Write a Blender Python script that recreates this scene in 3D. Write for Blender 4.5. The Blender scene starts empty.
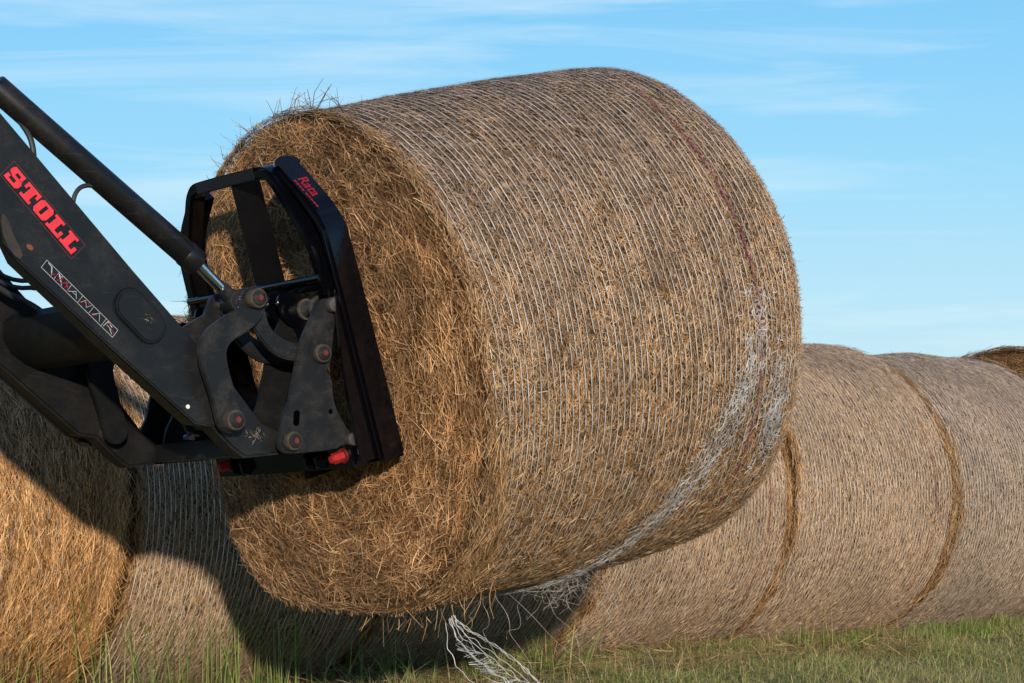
import bpy, bmesh, math, random
import numpy as np
from mathutils import Matrix, Vector
R_ = math.radians
rng = np.random.default_rng(11)
random.seed(5)
scene = bpy.context.scene
COL = scene.collection

# ------------------------------------------------------------------ tagging
def tag(o, label=None, cat=None, group=None, kind=None):
    if label: o['label'] = label
    if cat: o['category'] = cat
    if group: o['group'] = group
    if kind: o['kind'] = kind
    return o
def empty(name, mat=None):
    o = bpy.data.objects.new(name, None); COL.objects.link(o)
    o.empty_display_size = 0.1
    if mat is not None: o.matrix_world = mat
    return o
def link(name, me, mat, parent=None):
    o = bpy.data.objects.new(name, me); COL.objects.link(o)
    if mat is not None:
        for m in (mat if isinstance(mat, (list, tuple)) else [mat]): me.materials.append(m)
    if parent is not None: o.parent = parent
    return o

# ------------------------------------------------------------------ materials
def newmat(name):
    m = bpy.data.materials.new(name); m.use_nodes = True
    nt = m.node_tree; b = nt.nodes['Principled BSDF']
    return m, nt, b
def N(nt, t, **kw):
    n = nt.nodes.new(t)
    for k, v in kw.items():
        if k.startswith('i_'): n.inputs[k[2:].replace('_', ' ')].default_value = v
        else: setattr(n, k, v)
    return n
def ramp(nt, pts, interp='LINEAR'):
    r = nt.nodes.new('ShaderNodeValToRGB'); e = r.color_ramp.elements
    r.color_ramp.interpolation = interp
    while len(e) < len(pts): e.new(0.5)
    for k, (p, c) in enumerate(pts):
        e[k].position = p; e[k].color = (c[0], c[1], c[2], 1)
    return r

def straw_mat(name, gain=1.0, tint=(1, 1, 1), transl=0.12):
    m, nt, b = newmat(name); L = nt.links
    a = N(nt, 'ShaderNodeVertexColor', layer_name='Col')
    g = N(nt, 'ShaderNodeNewGeometry')
    tc = N(nt, 'ShaderNodeTexCoord')
    nz = N(nt, 'ShaderNodeTexNoise', i_Scale=90.0, i_Detail=2.0)
    L.new(tc.outputs['Object'], nz.inputs['Vector'])
    mr = N(nt, 'ShaderNodeMapRange'); mr.inputs[1].default_value = .3; mr.inputs[2].default_value = .7
    mr.inputs[3].default_value = .8 * gain; mr.inputs[4].default_value = 1.2 * gain
    L.new(nz.outputs['Fac'], mr.inputs[0])
    oi = N(nt, 'ShaderNodeObjectInfo')
    mx = N(nt, 'ShaderNodeMix', data_type='RGBA', blend_type='MULTIPLY'); mx.inputs[0].default_value = 1
    L.new(a.outputs['Color'], mx.inputs[6]); L.new(mr.outputs[0], mx.inputs[7])
    m2 = N(nt, 'ShaderNodeMix', data_type='RGBA', blend_type='MULTIPLY'); m2.inputs[0].default_value = 1
    m2.inputs[7].default_value = (*tint, 1)
    L.new(mx.outputs[2], m2.inputs[6])
    m3 = N(nt, 'ShaderNodeMix', data_type='RGBA', blend_type='MULTIPLY'); m3.inputs[0].default_value = 1
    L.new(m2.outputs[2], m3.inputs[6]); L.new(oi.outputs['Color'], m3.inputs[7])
    L.new(m3.outputs[2], b.inputs['Base Color'])
    b.inputs['Roughness'].default_value = .62
    b.inputs['Specular IOR Level'].default_value = .3
    if transl > 0:
        tr = N(nt, 'ShaderNodeBsdfTranslucent'); ms = N(nt, 'ShaderNodeMixShader'); ms.inputs[0].default_value = transl
        L.new(m3.outputs[2], tr.inputs['Color']); L.new(b.outputs[0], ms.inputs[1]); L.new(tr.outputs[0], ms.inputs[2])
        L.new(ms.outputs[0], nt.nodes['Material Output'].inputs['Surface'])
    return m

def core_mat(name, c0, c1, c2):
    m, nt, b = newmat(name); L = nt.links
    tc = N(nt, 'ShaderNodeTexCoord')
    n1 = N(nt, 'ShaderNodeTexNoise', i_Scale=60.0, i_Detail=6.0, i_Roughness=.7, i_Distortion=1.5)
    n2 = N(nt, 'ShaderNodeTexNoise', i_Scale=4.0, i_Detail=3.0)
    L.new(tc.outputs['Object'], n1.inputs['Vector']); L.new(tc.outputs['Object'], n2.inputs['Vector'])
    r = ramp(nt, [(.3, c0), (.5, c1), (.7, c2)]); L.new(n1.outputs['Fac'], r.inputs[0])
    mx = N(nt, 'ShaderNodeMix', data_type='RGBA', blend_type='MULTIPLY'); mx.inputs[0].default_value = .6
    r2 = ramp(nt, [(.35, (.5, .5, .5)), (.65, (1.1, 1.1, 1.1))]); L.new(n2.outputs['Fac'], r2.inputs[0])
    L.new(r.outputs[0], mx.inputs[6]); L.new(r2.outputs[0], mx.inputs[7])
    oi = N(nt, 'ShaderNodeObjectInfo')
    m3 = N(nt, 'ShaderNodeMix', data_type='RGBA', blend_type='MULTIPLY'); m3.inputs[0].default_value = 1
    L.new(mx.outputs[2], m3.inputs[6]); L.new(oi.outputs['Color'], m3.inputs[7])
    L.new(m3.outputs[2], b.inputs['Base Color'])
    b.inputs['Roughness'].default_value = .9; b.inputs['Specular IOR Level'].default_value = .1
    bp = N(nt, 'ShaderNodeBump'); bp.inputs['Strength'].default_value = .8; bp.inputs['Distance'].default_value = .02
    L.new(n1.outputs['Fac'], bp.inputs['Height']); L.new(bp.outputs[0], b.inputs['Normal'])
    return m

def thread_mat(name, c, rough=.5):
    m, nt, b = newmat(name); L = nt.links
    tc = N(nt, 'ShaderNodeTexCoord')
    n1 = N(nt, 'ShaderNodeTexNoise', i_Scale=14.0, i_Detail=4.0)
    L.new(tc.outputs['Object'], n1.inputs['Vector'])
    r = ramp(nt, [(.35, [x * .6 for x in c]), (.6, c)]); L.new(n1.outputs['Fac'], r.inputs[0])
    L.new(r.outputs[0], b.inputs['Base Color']); b.inputs['Roughness'].default_value = rough
    return m

def metal_paint(name, base, dust, dust_amt, rough, scale=9.0, spec=.5, scratches=True):
    """painted steel with dust in patches, fine scratches and a slightly uneven gloss"""
    m, nt, b = newmat(name); L = nt.links
    tc = N(nt, 'ShaderNodeTexCoord')
    n1 = N(nt, 'ShaderNodeTexNoise', i_Scale=scale, i_Detail=8.0, i_Roughness=.68)
    n2 = N(nt, 'ShaderNodeTexNoise', i_Scale=140.0, i_Detail=3.0)
    L.new(tc.outputs['Object'], n1.inputs['Vector']); L.new(tc.outputs['Object'], n2.inputs['Vector'])
    rr = ramp(nt, [(.50 - dust_amt * .25, (0, 0, 0)), (.80, (1, 1, 1))]); L.new(n1.outputs['Fac'], rr.inputs[0])
    fac = rr.outputs[0]
    ma = N(nt, 'ShaderNodeMath', operation='MULTIPLY'); L.new(fac, ma.inputs[0]); L.new(n2.outputs['Fac'], ma.inputs[1])
    mb = N(nt, 'ShaderNodeMath', operation='MULTIPLY'); L.new(ma.outputs[0], mb.inputs[0]); mb.inputs[1].default_value = dust_amt * 1.6
    last = mb.outputs[0]
    if scratches:
        mp = N(nt, 'ShaderNodeMapping'); mp.inputs['Scale'].default_value = (14, 14, 120); mp.inputs['Rotation'].default_value = (.0, .75, 0)
        n3 = N(nt, 'ShaderNodeTexNoise', i_Scale=1.0, i_Detail=2.0)
        L.new(tc.outputs['Object'], mp.inputs['Vector']); L.new(mp.outputs[0], n3.inputs['Vector'])
        r3 = ramp(nt, [(.645, (0, 0, 0)), (.69, (1, 1, 1))]); L.new(n3.outputs['Fac'], r3.inputs[0])
        mc = N(nt, 'ShaderNodeMath', operation='MULTIPLY_ADD'); L.new(r3.outputs[0], mc.inputs[0]); mc.inputs[1].default_value = .30 * dust_amt; L.new(last, mc.inputs[2])
        last = mc.outputs[0]
    cl = N(nt, 'ShaderNodeClamp'); L.new(last, cl.inputs[0])
    mx = N(nt, 'ShaderNodeMix', data_type='RGBA'); mx.inputs[6].default_value = (*base, 1); mx.inputs[7].default_value = (*dust, 1)
    L.new(cl.outputs[0], mx.inputs[0]); L.new(mx.outputs[2], b.inputs['Base Color'])
    mr = N(nt, 'ShaderNodeMapRange'); mr.inputs[3].default_value = rough; mr.inputs[4].default_value = min(1, rough + .35)
    L.new(cl.outputs[0], mr.inputs[0]); L.new(mr.outputs[0], b.inputs['Roughness'])
    b.inputs['Specular IOR Level'].default_value = spec
    bp = N(nt, 'ShaderNodeBump'); bp.inputs['Strength'].default_value = .12; bp.inputs['Distance'].default_value = .002
    L.new(n2.outputs['Fac'], bp.inputs['Height']); L.new(bp.outputs[0], b.inputs['Normal'])
    return m

def plain(name, c, rough=.5, metallic=0.0, spec=.5):
    m, nt, b = newmat(name); L = nt.links
    tc = N(nt, 'ShaderNodeTexCoord')
    n1 = N(nt, 'ShaderNodeTexNoise', i_Scale=60.0, i_Detail=5.0)
    L.new(tc.outputs['Object'], n1.inputs['Vector'])
    r = ramp(nt, [(.3, [x * .75 for x in c]), (.7, c)]); L.new(n1.outputs['Fac'], r.inputs[0])
    L.new(r.outputs[0], b.inputs['Base Color'])
    b.inputs['Roughness'].default_value = rough; b.inputs['Metallic'].default_value = metallic
    b.inputs['Specular IOR Level'].default_value = spec
    return m

DUST = (.17, .14, .105)
M_straw = straw_mat('hay_straw')
M_core = core_mat('hay_core', (.035, .02, .01), (.12, .07, .033), (.26, .165, .08))  # dark tones painted in as the shadow gaps behind the straw
M_net = thread_mat('net_thread', (.57, .53, .48))
M_netg = thread_mat('net_thread_weathered', (.60, .54, .48))
M_zig = thread_mat('fine_cross_thread', (.34, .29, .24))
M_purple = thread_mat('purple_thread', (.24, .035, .11))
M_netw = thread_mat('loose_net_thread', (.50, .49, .47))
M_arm = metal_paint('loader_paint', (.0075, .008, .009), DUST, .14, .42, 7.0, .28)
M_plate = metal_paint('dusty_plate', (.010, .0105, .0115), DUST, .24, .40, 16.0, .22)
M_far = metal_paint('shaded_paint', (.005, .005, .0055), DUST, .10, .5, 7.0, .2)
M_fork = metal_paint('gloss_black_paint', (.0015, .0015, .0025), (.03, .03, .03), .04, .10, 6.0, .45, False)
M_cyl = metal_paint('cylinder_paint', (.0065, .0065, .007), DUST, .18, .36, 8.0, .32)
M_dust = metal_paint('caked_dust', (.022, .019, .016), (.14, .11, .075), .7, .8, 30.0, .2, False)
M_chrome = plain('chrome', (.75, .76, .78), .12, 1.0)
M_pin = metal_paint('pin_steel', (.022, .02, .018), DUST, .5, .5, 30.0)
M_rust = plain('rust', (.16, .055, .02), .85)
M_red = plain('red_paint', (.36, .018, .014), .35)
M_redgrease = plain('red_grease_cap', (.13, .022, .016), .5)
M_redtxt = plain('red_decal', (.72, .030, .045), .5)
M_redtxt2 = plain('dark_red_decal', (.26, .010, .018), .4)
M_white = plain('white_decal', (.42, .44, .45), .6)
M_hose = plain('hose_rubber', (.018, .018, .02), .55)
M_bluehose = plain('blue_hose', (.02, .06, .13), .3)

# ------------------------------------------------------------------ hay ribbons
def ribbons(P, T, Nn, length, width, bend, cols, stations=3, taper=.45):
    """n thin bent blades as one vertex/face/colour block"""
    n = len(P); k = stations
    T = T / (np.linalg.norm(T, axis=1, keepdims=True) + 1e-9)
    S = np.cross(T, Nn); S /= (np.linalg.norm(S, axis=1, keepdims=True) + 1e-9)
    U = np.cross(S, T)
    roll = rng.normal(0, .5, (n, 1)); W = S * np.cos(roll) + U * np.sin(roll)
    B = rng.normal(0, 1, (n, 1)) * S + rng.normal(0.1, .35, (n, 1)) * U
    V = np.zeros((n, k, 2, 3))
    for j in range(k):
        t = j / (k - 1) - .5
        c = P + T * (length * t)[:, None] + B * ((t * t - .08) * bend * length)[:, None]
        w = width * (1 - taper * abs(2 * t) ** 2) * .5
        V[:, j, 0] = c + W * w[:, None]; V[:, j, 1] = c - W * w[:, None]
    base = np.arange(n)[:, None] * (2 * k)
    F = []
    for j in range(k - 1):
        F.append(np.stack([base[:, 0] + 2 * j, base[:, 0] + 2 * j + 1, base[:, 0] + 2 * j + 3, base[:, 0] + 2 * j + 2], 1))
    F = np.concatenate(F)
    C = np.repeat(cols, 2 * k, axis=0)
    return V.reshape(-1, 3), F, C

def mesh_blocks(name, blocks, smooth=True):
    vs, fs, cs, mi = [], [], [], []; off = 0
    for b in blocks:
        v, f, c = b[:3]; m = b[3] if len(b) > 3 else 0
        vs.append(v); fs.append(f + off); cs.append(c); mi.append(np.full(len(f), m)); off += len(v)
    V = np.concatenate(vs); F = np.concatenate(fs); C = np.concatenate(cs); MI = np.concatenate(mi)
    me = bpy.data.meshes.new(name)
    me.vertices.add(len(V)); me.vertices.foreach_set('co', V.astype(np.float32).ravel())
    me.loops.add(len(F) * 4); me.loops.foreach_set('vertex_index', F.astype(np.int32).ravel())
    me.polygons.add(len(F)); me.polygons.foreach_set('loop_start', np.arange(0, len(F) * 4, 4, dtype=np.int32))
    me.polygons.foreach_set('material_index', MI.astype(np.int32))
    me.update(calc_edges=True)
    a = me.color_attributes.new('Col', 'FLOAT_COLOR', 'POINT')
    a.data.foreach_set('color', np.concatenate([C, np.ones((len(C), 1))], 1).astype(np.float32).ravel())
    if smooth: me.polygons.foreach_set('use_smooth', np.ones(len(F), bool))
    me.validate(); return me

PAL_GOLD = np.array([(.47, .265, .115), (.36, .195, .08), (.60, .40, .21), (.24, .125, .052), (.11, .058, .027), (.44, .29, .16)])
PAL_NET = np.array([(.50, .305, .145), (.38, .22, .105), (.60, .43, .26), (.24, .14, .068), (.085, .05, .028), (.45, .32, .205)])
PAL_ROW = np.array([(.50, .345, .215), (.44, .295, .175), (.56, .41, .275), (.33, .215, .13), (.19, .12, .075), (.50, .37, .25)])
PAL_GREY = np.array([(.45, .345, .255), (.34, .26, .19), (.58, .47, .36), (.22, .16, .115), (.10, .07, .052), (.49, .385, .285)])
def pick(pal, n, w=None):
    c = pal[rng.choice(len(pal), n, p=w)]
    return c * rng.uniform(.8, 1.2, (n, 1))

class Bale:
    def __init__(s, L=1.20, R=.75, seed=1, rr_l=.035, rr_r=.04, bulge=.01, lump=.008, sag=0, face_bulge=.03, taper=0, dents=()):
        s.taper = taper; s.dents = dents
        s.L, s.R, s.bulge, s.lump, s.rr_l, s.rr_r, s.sag, s.fb = L, R, bulge, lump, rr_l, rr_r, sag, face_bulge
        g = np.random.default_rng(seed)
        s.w = [(g.integers(1, 6), g.uniform(1, 9), g.uniform(0, 6.28), g.uniform(.3, 1)) for _ in range(8)]
        s.w2 = [(g.integers(6, 22), g.uniform(6, 30), g.uniform(0, 6.28), g.uniform(.04, .14)) for _ in range(10)]
    def noise(s, x, th):
        r = np.zeros_like(x + th)
        for a, b, c, d in s.w + s.w2: r = r + d * np.sin(a * th + b * x + c)
        return r * .4
    def rad(s, x, th):
        r = s.R + s.taper * x / s.L + s.bulge * np.cos(np.pi * x / s.L) + s.lump * s.noise(x, th)
        for x_, t_, sx, st_, am in s.dents:
            dt = (np.degrees(th) - t_ + 180) % 360 - 180; r = r + am * np.exp(-((x - x_) / sx) ** 2 - (dt / st_) ** 2)
        for sgn, rr in ((-1, s.rr_l), (1, s.rr_r)):
            d = np.clip((rr - (s.L / 2 - sgn * x)) / rr, 0, 1)
            r = r - rr * .75 * (1 - np.sqrt(np.clip(1 - d * d, 0, 1)))
        return r
    def surf(s, x, th, h=0.0):
        r = s.rad(x, th) + h
        return np.stack([x, r * np.cos(th), r * np.sin(th)], -1)
    def nrm(s, th):
        return np.stack([np.zeros_like(th), np.cos(th), np.sin(th)], -1)
    def tan(s, th):
        return np.stack([np.zeros_like(th), -np.sin(th), np.cos(th)], -1)
    def facex(s, r, th, sgn):
        q = r / s.R
        return sgn * (s.L / 2 + s.fb * (1 - q ** 4) + .010 * s.noise(r * 1.7 + 3 * sgn, th * 1.0) * np.minimum(1, q * 3)
                      + .012 * np.sin(q * 23 + 2 * np.sin(th * 2)) * (1 - q) )

def core_block(b, shrink=.012):
    nt, ns, nr = 200, 40, 22
    th = np.linspace(0, 2 * np.pi, nt, endpoint=False)
    rings = []
    e = .004
    rin = np.linspace(.0, 1, nr)[1:]
    for q in rin[:-1]:
        r = b.rad(np.full(nt, -b.L / 2 + e), th) * q
        rings.append(np.stack([b.facex(r, th, -1) + shrink, r * np.cos(th), r * np.sin(th)], -1))
    for x in np.linspace(-b.L / 2, b.L / 2, ns):
        p = b.surf(np.full(nt, x), th, -shrink); p[:, 0] = np.clip(p[:, 0], -b.L / 2 + shrink, b.L / 2 - shrink); rings.append(p)
    for q in rin[:-1][::-1]:
        r = b.rad(np.full(nt, b.L / 2 - e), th) * q
        rings.append(np.stack([b.facex(r, th, 1) - shrink, r * np.cos(th), r * np.sin(th)], -1))
    V = np.concatenate(rings); V += rng.normal(0, .002, V.shape)
    n = len(rings); i = np.arange(n - 1)[:, None] * nt; j = np.arange(nt)[None]; j2 = (j + 1) % nt
    F = np.stack([i + j, i + j2, i + nt + j2, i + nt + j], -1).reshape(-1, 4)
    # caps: small fans as quads
    c0 = len(V); V = np.concatenate([V, [[-b.L / 2 - b.fb + shrink, 0, 0], [b.L / 2 + b.fb - shrink, 0, 0]]])
    jj = np.arange(0, nt, 2)
    cap1 = np.stack([np.full(len(jj), c0), (jj + 2) % nt, jj + 1, jj], -1)
    o = (n - 1) * nt
    cap2 = np.stack([np.full(len(jj), c0 + 1), o + jj, o + jj + 1, o + (jj + 2) % nt], -1)
    F = np.concatenate([F, cap1, cap2])
    return V, F, np.full((len(V), 3), .2)

def make_bale_meshes(b, nb, nf, pal_fn, net_lo, net_hi, strand_gap, face_dir=.25, fuzz=900, straw_w=.0032,
                     strand_w=.0026, break_fn=None, zig=.6, purple=None, face_sides=(-1, 1), strawlen=(.025, .075), netmat_w=.0009, ang_sd=.85):
    # ---- hay: core + straw
    blocks = [core_block(b) + (1,)]
    x = rng.uniform(-b.L / 2 + .004, b.L / 2 - .004, nb); th = rng.uniform(0, 2 * np.pi, nb)
    lo, hi = net_lo(th), net_hi(th)
    bare = (x < lo) | (x > hi)
    h = np.where(bare, rng.uniform(-.002, .020, nb), rng.uniform(-.010, .0005, nb))
    Nn, Tt = b.nrm(th), b.tan(th)
    ang = np.where(bare, rng.normal(0, .38, nb), rng.normal(0, ang_sd, nb)) + np.where(rng.random(nb) < .5, 0, np.pi)
    Xd = np.tile([1., 0, 0], (nb, 1))
    T = Tt * np.cos(ang)[:, None] + Xd * np.sin(ang)[:, None] + Nn * (rng.normal(0, 1, nb) * np.where(bare, .05, .02))[:, None]
    ln = rng.uniform(*strawlen, nb) * np.where(bare, 2.2, 1)
    blocks.append(ribbons(b.surf(x, th, h), T, Nn, ln, rng.uniform(.6, 1.4, nb) * straw_w, rng.uniform(0, .4, nb), pal_fn(x, th, bare, b)) + (0,))
    # ---- straw on the two end faces
    for sg in face_sides:
        n = nf
        r = b.R * np.sqrt(rng.uniform(0, 1, n)) * .995; t2 = rng.uniform(0, 2 * np.pi, n)
        base = b.facex(r, t2, sg); rf = r * b.rad(np.full(n, sg * (b.L / 2 - .003)), t2) / b.R
        edge = np.clip((r / b.R - .93) / .07, 0, 1)
        hh = rng.uniform(-.004, .022, n) ; base = base - sg * edge ** 2 * .03
        P = np.stack([base + sg * hh, rf * np.cos(t2), rf * np.sin(t2)], -1)
        Tn, Rd = b.tan(t2), b.nrm(t2)
        a2 = rng.uniform(-np.pi, np.pi, n)
        a2 = np.where(rng.random(n) < face_dir + .5 * (r / b.R) ** 3, rng.normal(0, .45, n), a2)
        T = Tn * np.cos(a2)[:, None] + Rd * np.sin(a2)[:, None]; T[:, 0] += rng.normal(0, .13, n)
        nn = np.tile([float(sg), 0, 0], (n, 1))
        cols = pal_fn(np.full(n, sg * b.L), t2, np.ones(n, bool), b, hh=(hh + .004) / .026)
        yy_, zz_ = rf * np.cos(t2), rf * np.sin(t2)
        cols = cols * (1 + .28 * np.sin(9 * yy_ + 3 * np.sin(7 * zz_)) * np.sin(11 * zz_ + 2 * np.sin(6 * yy_)) + .16 * np.sin(31 * yy_ + 4 * zz_) * np.sin(27 * zz_))[:, None]
        blocks.append(ribbons(P, T, nn, rng.uniform(.02, .10, n), rng.uniform(.5, 1.5, n) * .0017, rng.uniform(0, .55, n), cols, 4) + (0,))
    # ---- fuzz sticking out
    n = fuzz; x = rng.uniform(-b.L / 2, b.L / 2, n)
    rimw = rng.random(n) < .45
    x = np.where(rimw, np.where(rng.random(n) < .5, -1, 1) * (b.L / 2 - rng.exponential(.02, n)), x); x = np.clip(x, -b.L / 2, b.L / 2)
    th = rng.uniform(0, 2 * np.pi, n); Nn = b.nrm(th)
    T = Nn * rng.uniform(.2, 1, n)[:, None] + b.tan(th) * rng.normal(0, .9, n)[:, None]; T[:, 0] += rng.normal(0, .6, n)
    blocks.append(ribbons(b.surf(x, th, .004), T, rng.normal(0, 1, (n, 3)), rng.uniform(.010, .04, n), rng.uniform(.5, 1, n) * .0020, rng.uniform(0, 1, n), pal_fn(x, th, np.ones(n, bool), b), 3) + (0,))
    hay = mesh_blocks('hay', blocks)
    # ---- net
    nb_ = []
    NT = 300; tt = np.linspace(0, 2 * np.pi, NT, endpoint=False)
    s0 = -b.L / 2 + .01; K = int((b.L - .02) / strand_gap)
    ph = rng.uniform(0, 6.28, (K, 3)); lines = []
    for k in range(K):
        x0 = s0 + (k + .5) * strand_gap
        xs = x0 + .0020 * np.sin(tt * 3 + ph[k, 0]) + .0012 * np.sin(tt * 11 + ph[k, 1]) + .0005 * np.sin(tt * 37 + ph[k, 2]) + .003 * np.sin(x0 * 14) * np.sin(2 * tt + x0 * 5)
        lines.append(xs)
        th = tt; hh = np.full(NT, .0058)
        keep = (xs > net_lo(tt)) & (xs < net_hi(tt)) & (np.abs(xs) < b.L / 2 - .004)
        if break_fn is not None: keep &= rng.random(NT) > break_fn(xs, tt)
        # short hidden stretches where the straw covers the thread
        hid = np.sin(tt * 23 + ph[k, 2] * 3) + np.sin(tt * 57 + ph[k, 0] * 5); keep &= hid < 1.86
        wv = ((1.7 if b.taper > 0 else 1.1) if purple is not None and abs(x0 - purple) < strand_gap * .5 else 1) * strand_w * (1 + .25 * np.sin(tt * 29 + ph[k, 0]))
        A = b.surf(xs - wv / 2, th, hh); B = b.surf(xs + wv / 2, th, hh)
        V = np.stack([A, B], 1).reshape(-1, 3); j = np.arange(NT); j2 = (j + 1) % NT
        F = np.stack([2 * j, 2 * j2, 2 * j2 + 1, 2 * j + 1], -1)[keep & keep[j2]]
        if len(F): nb_.append((V, F, np.full((len(V), 3), .6), 1 if (purple is not None and abs(x0 - purple) < strand_gap * .5) else 0))
    if zig > 0:
        M = int(2 * np.pi * b.R / .022)
        for k in range(K - 1):
            q = np.arange(M) / M * 2 * np.pi + ph[k, 0]; q = q % (2 * np.pi); order = np.arange(M)
            sideA = np.where(order % 2 == 0, 0, 1)
            la = np.interp(q, tt, lines[k]); lb = np.interp(q, tt, lines[k + 1])
            xx = np.where(sideA == 0, la, lb)
            pA = b.surf(xx, q, .003); pB = np.roll(pA, -1, 0); tm = (q + np.pi / M)
            keep = (rng.random(M) < zig) & (xx > net_lo(q)) & (xx < net_hi(q))
            if break_fn is not None: keep &= rng.random(M) > break_fn(xx, q) * .6
            P = (pA + pB) / 2; T = pB - pA; ln = np.linalg.norm(T, axis=1)
            keep &= ln < .06
            if keep.sum():
                v, f, c = ribbons(P[keep], T[keep], b.nrm(tm[keep]), ln[keep], np.full(keep.sum(), netmat_w), rng.uniform(0, .5, keep.sum()), np.full((keep.sum(), 3), .6), 3, 0)
                nb_.append((v, f, c, 2))
    net = mesh_blocks('net', nb_)
    return hay, net

# ------------------------------------------------------------------ frames of reference (metres)
YAW = .8887
u = np.array([math.sin(YAW), math.cos(YAW), 0]); v0 = np.array([-math.cos(YAW), math.sin(YAW), 0]); w0 = np.array([0, 0, 1.])
def mat(o, x, y, z):
    return Matrix(((x[0], y[0], z[0], o[0]), (x[1], y[1], z[1], o[1]), (x[2], y[2], z[2], o[2]), (0, 0, 0, 1)))

# ------------------------------------------------------------------ lifted bale
tilt = .188
bx = u * math.cos(tilt) + w0 * math.sin(tilt); bw = np.cross(bx, v0); 
LC = np.array([-.0756, 7.0224, 1.274]) + u * .018
B1 = Bale(L=1.25, R=.748, seed=4, rr_l=.04, rr_r=.13, bulge=.023, lump=.0065, face_bulge=.02, taper=.032, dents=[(-.6, 312, .5, 19, .115), (-.6, 268, .35, 18, -.022), (.2, 95, .45, 30, .006)])
degs = np.array([-180, -165, -148, -128, -110, -90, -60, 0, 60, 111, 136, 157, 174, 180.])
los = np.array([-.61, -.585, -.54, -.46, -.43, -.45, -.55, -.58, -.58, -.585, -.585, -.585, -.60, -.61])
def lo1(th):
    d = (np.degrees(th) + 180) % 360 - 180
    return np.interp(d, degs, los * .975 - .022) + .006 * np.sin(9 * th) + .004 * np.sin(31 * th)
def hi1(th): return np.full_like(th, .625)
def pal1(x, th, bare, b, hh=None):
    n = len(th); d = (np.degrees(th) + 360) % 360           # 90 top, 180 toward the camera, 270 below
    gold = pick(PAL_GOLD, n); net = pick(PAL_NET, n, [.25, .18, .19, .14, .14, .10]); net = net * np.array([1.0, .965, .94]); grey = pick(PAL_GREY, n)
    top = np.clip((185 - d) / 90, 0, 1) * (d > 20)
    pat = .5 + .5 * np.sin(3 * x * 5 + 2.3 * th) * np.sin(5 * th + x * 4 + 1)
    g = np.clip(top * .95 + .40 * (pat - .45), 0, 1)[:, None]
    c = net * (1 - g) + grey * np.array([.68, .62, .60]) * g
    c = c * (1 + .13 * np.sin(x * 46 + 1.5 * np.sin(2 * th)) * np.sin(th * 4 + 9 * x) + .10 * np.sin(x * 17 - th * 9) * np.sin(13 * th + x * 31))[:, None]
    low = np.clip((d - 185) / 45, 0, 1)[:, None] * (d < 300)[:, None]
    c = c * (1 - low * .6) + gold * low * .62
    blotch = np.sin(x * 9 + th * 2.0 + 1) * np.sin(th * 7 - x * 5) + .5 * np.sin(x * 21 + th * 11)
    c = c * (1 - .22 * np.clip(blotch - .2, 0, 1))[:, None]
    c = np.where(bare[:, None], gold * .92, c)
    if hh is not None: c = gold * (.32 + .78 * hh)[:, None] * np.array([1.0, .92, .86]) * (1 + .25 * np.clip(1 - np.abs(d - 200) / 60, 0, 1))[:, None]  # sunlit part of the end face is brightened in the straw colour
    return c
def brk1(x, th):
    d = (np.degrees(th) + 360) % 360
    return np.clip((d - 200) / 40, 0, 1) * .22 * (d < 300) + .01
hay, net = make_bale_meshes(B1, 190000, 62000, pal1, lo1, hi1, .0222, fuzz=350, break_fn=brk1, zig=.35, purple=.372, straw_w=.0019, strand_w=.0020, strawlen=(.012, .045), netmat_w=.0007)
lift = tag(empty('hay_bale', mat(LC, bx, v0, bw)), 'large hay bale in white net held up in the air on the black fork', 'hay bale')
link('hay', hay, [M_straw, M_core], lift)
nw = link('net_wrap', net, [M_net, M_purple, M_zig], lift)

# tangled band of loose net running diagonally down the barrel
def tangled_net():
    path = [(.37, 176), (.365, 184), (.345, 192), (.305, 198), (.26, 204), (.215, 212), (.16, 220), (.10, 229), (.03, 240), (-.05, 252), (-.14, 264), (-.22, 275)]
    px = np.array([p[0] for p in path]); pt = np.radians([p[1] for p in path]); s = np.linspace(0, 1, len(px))
    P, T, Ls, Nn = [], [], [], []
    def seg(x0, t0, x1, t1, h0, h1):
        a = B1.surf(np.array([x0]), np.array([t0]), h0)[0]; b = B1.surf(np.array([x1]), np.array([t1]), h1)[0]
        P.append((a + b) / 2); T.append(b - a); Ls.append(np.linalg.norm(b - a)); Nn.append(B1.nrm(np.array([(t0 + t1) / 2]))[0])
    for k in range(34):
        q = rng.uniform(0, .97); off = rng.normal(0, .026); hgt = rng.uniform(.005, .014)
        pos = None
        for i in range(int(rng.uniform(25, 60))):
            q2 = q + i * .011
            if q2 > 1: break
            cx = np.interp(q2, s, px); ct = np.interp(q2, s, pt); wd = .7 + .9 * math.sin(math.pi * min(q2 * 1.6, 1))
            off += rng.normal(0, .006)
            nx = cx + off * wd + rng.normal(0, .003); ntt = ct + off * .35 + rng.normal(0, .004)
            if pos is not None: seg(pos[0], pos[1], nx, ntt, hgt, hgt)
            pos = (nx, ntt)
    # the looser patch beside it, and short cross threads
    for k in range(1500):
        if k < 1050:
            q = rng.uniform(0, 1); cx = np.interp(q, s, px) + rng.normal(0, .036); ct = np.interp(q, s, pt) + rng.normal(0, .02)
        else:
            cx = rng.normal(.462, .024); ct = math.radians(rng.normal(206, 7.5))
        a = rng.uniform(0, 6.28); l = rng.uniform(.01, .035)
        seg(cx, ct, cx + math.cos(a) * l, ct + math.sin(a) * l / .75, rng.uniform(.004, .012), rng.uniform(.004, .012))
    P = np.array(P); n = len(P)
    return ribbons(P, np.array(T), np.array(Nn), np.array(Ls) * 1.05, rng.uniform(.0008, .0018, n), rng.uniform(0, .6, n), np.full((n, 3), .6), 3, 0)
link('tangled_net_band', mesh_blocks('tangled', [tangled_net()]), M_netw, lift)

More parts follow.
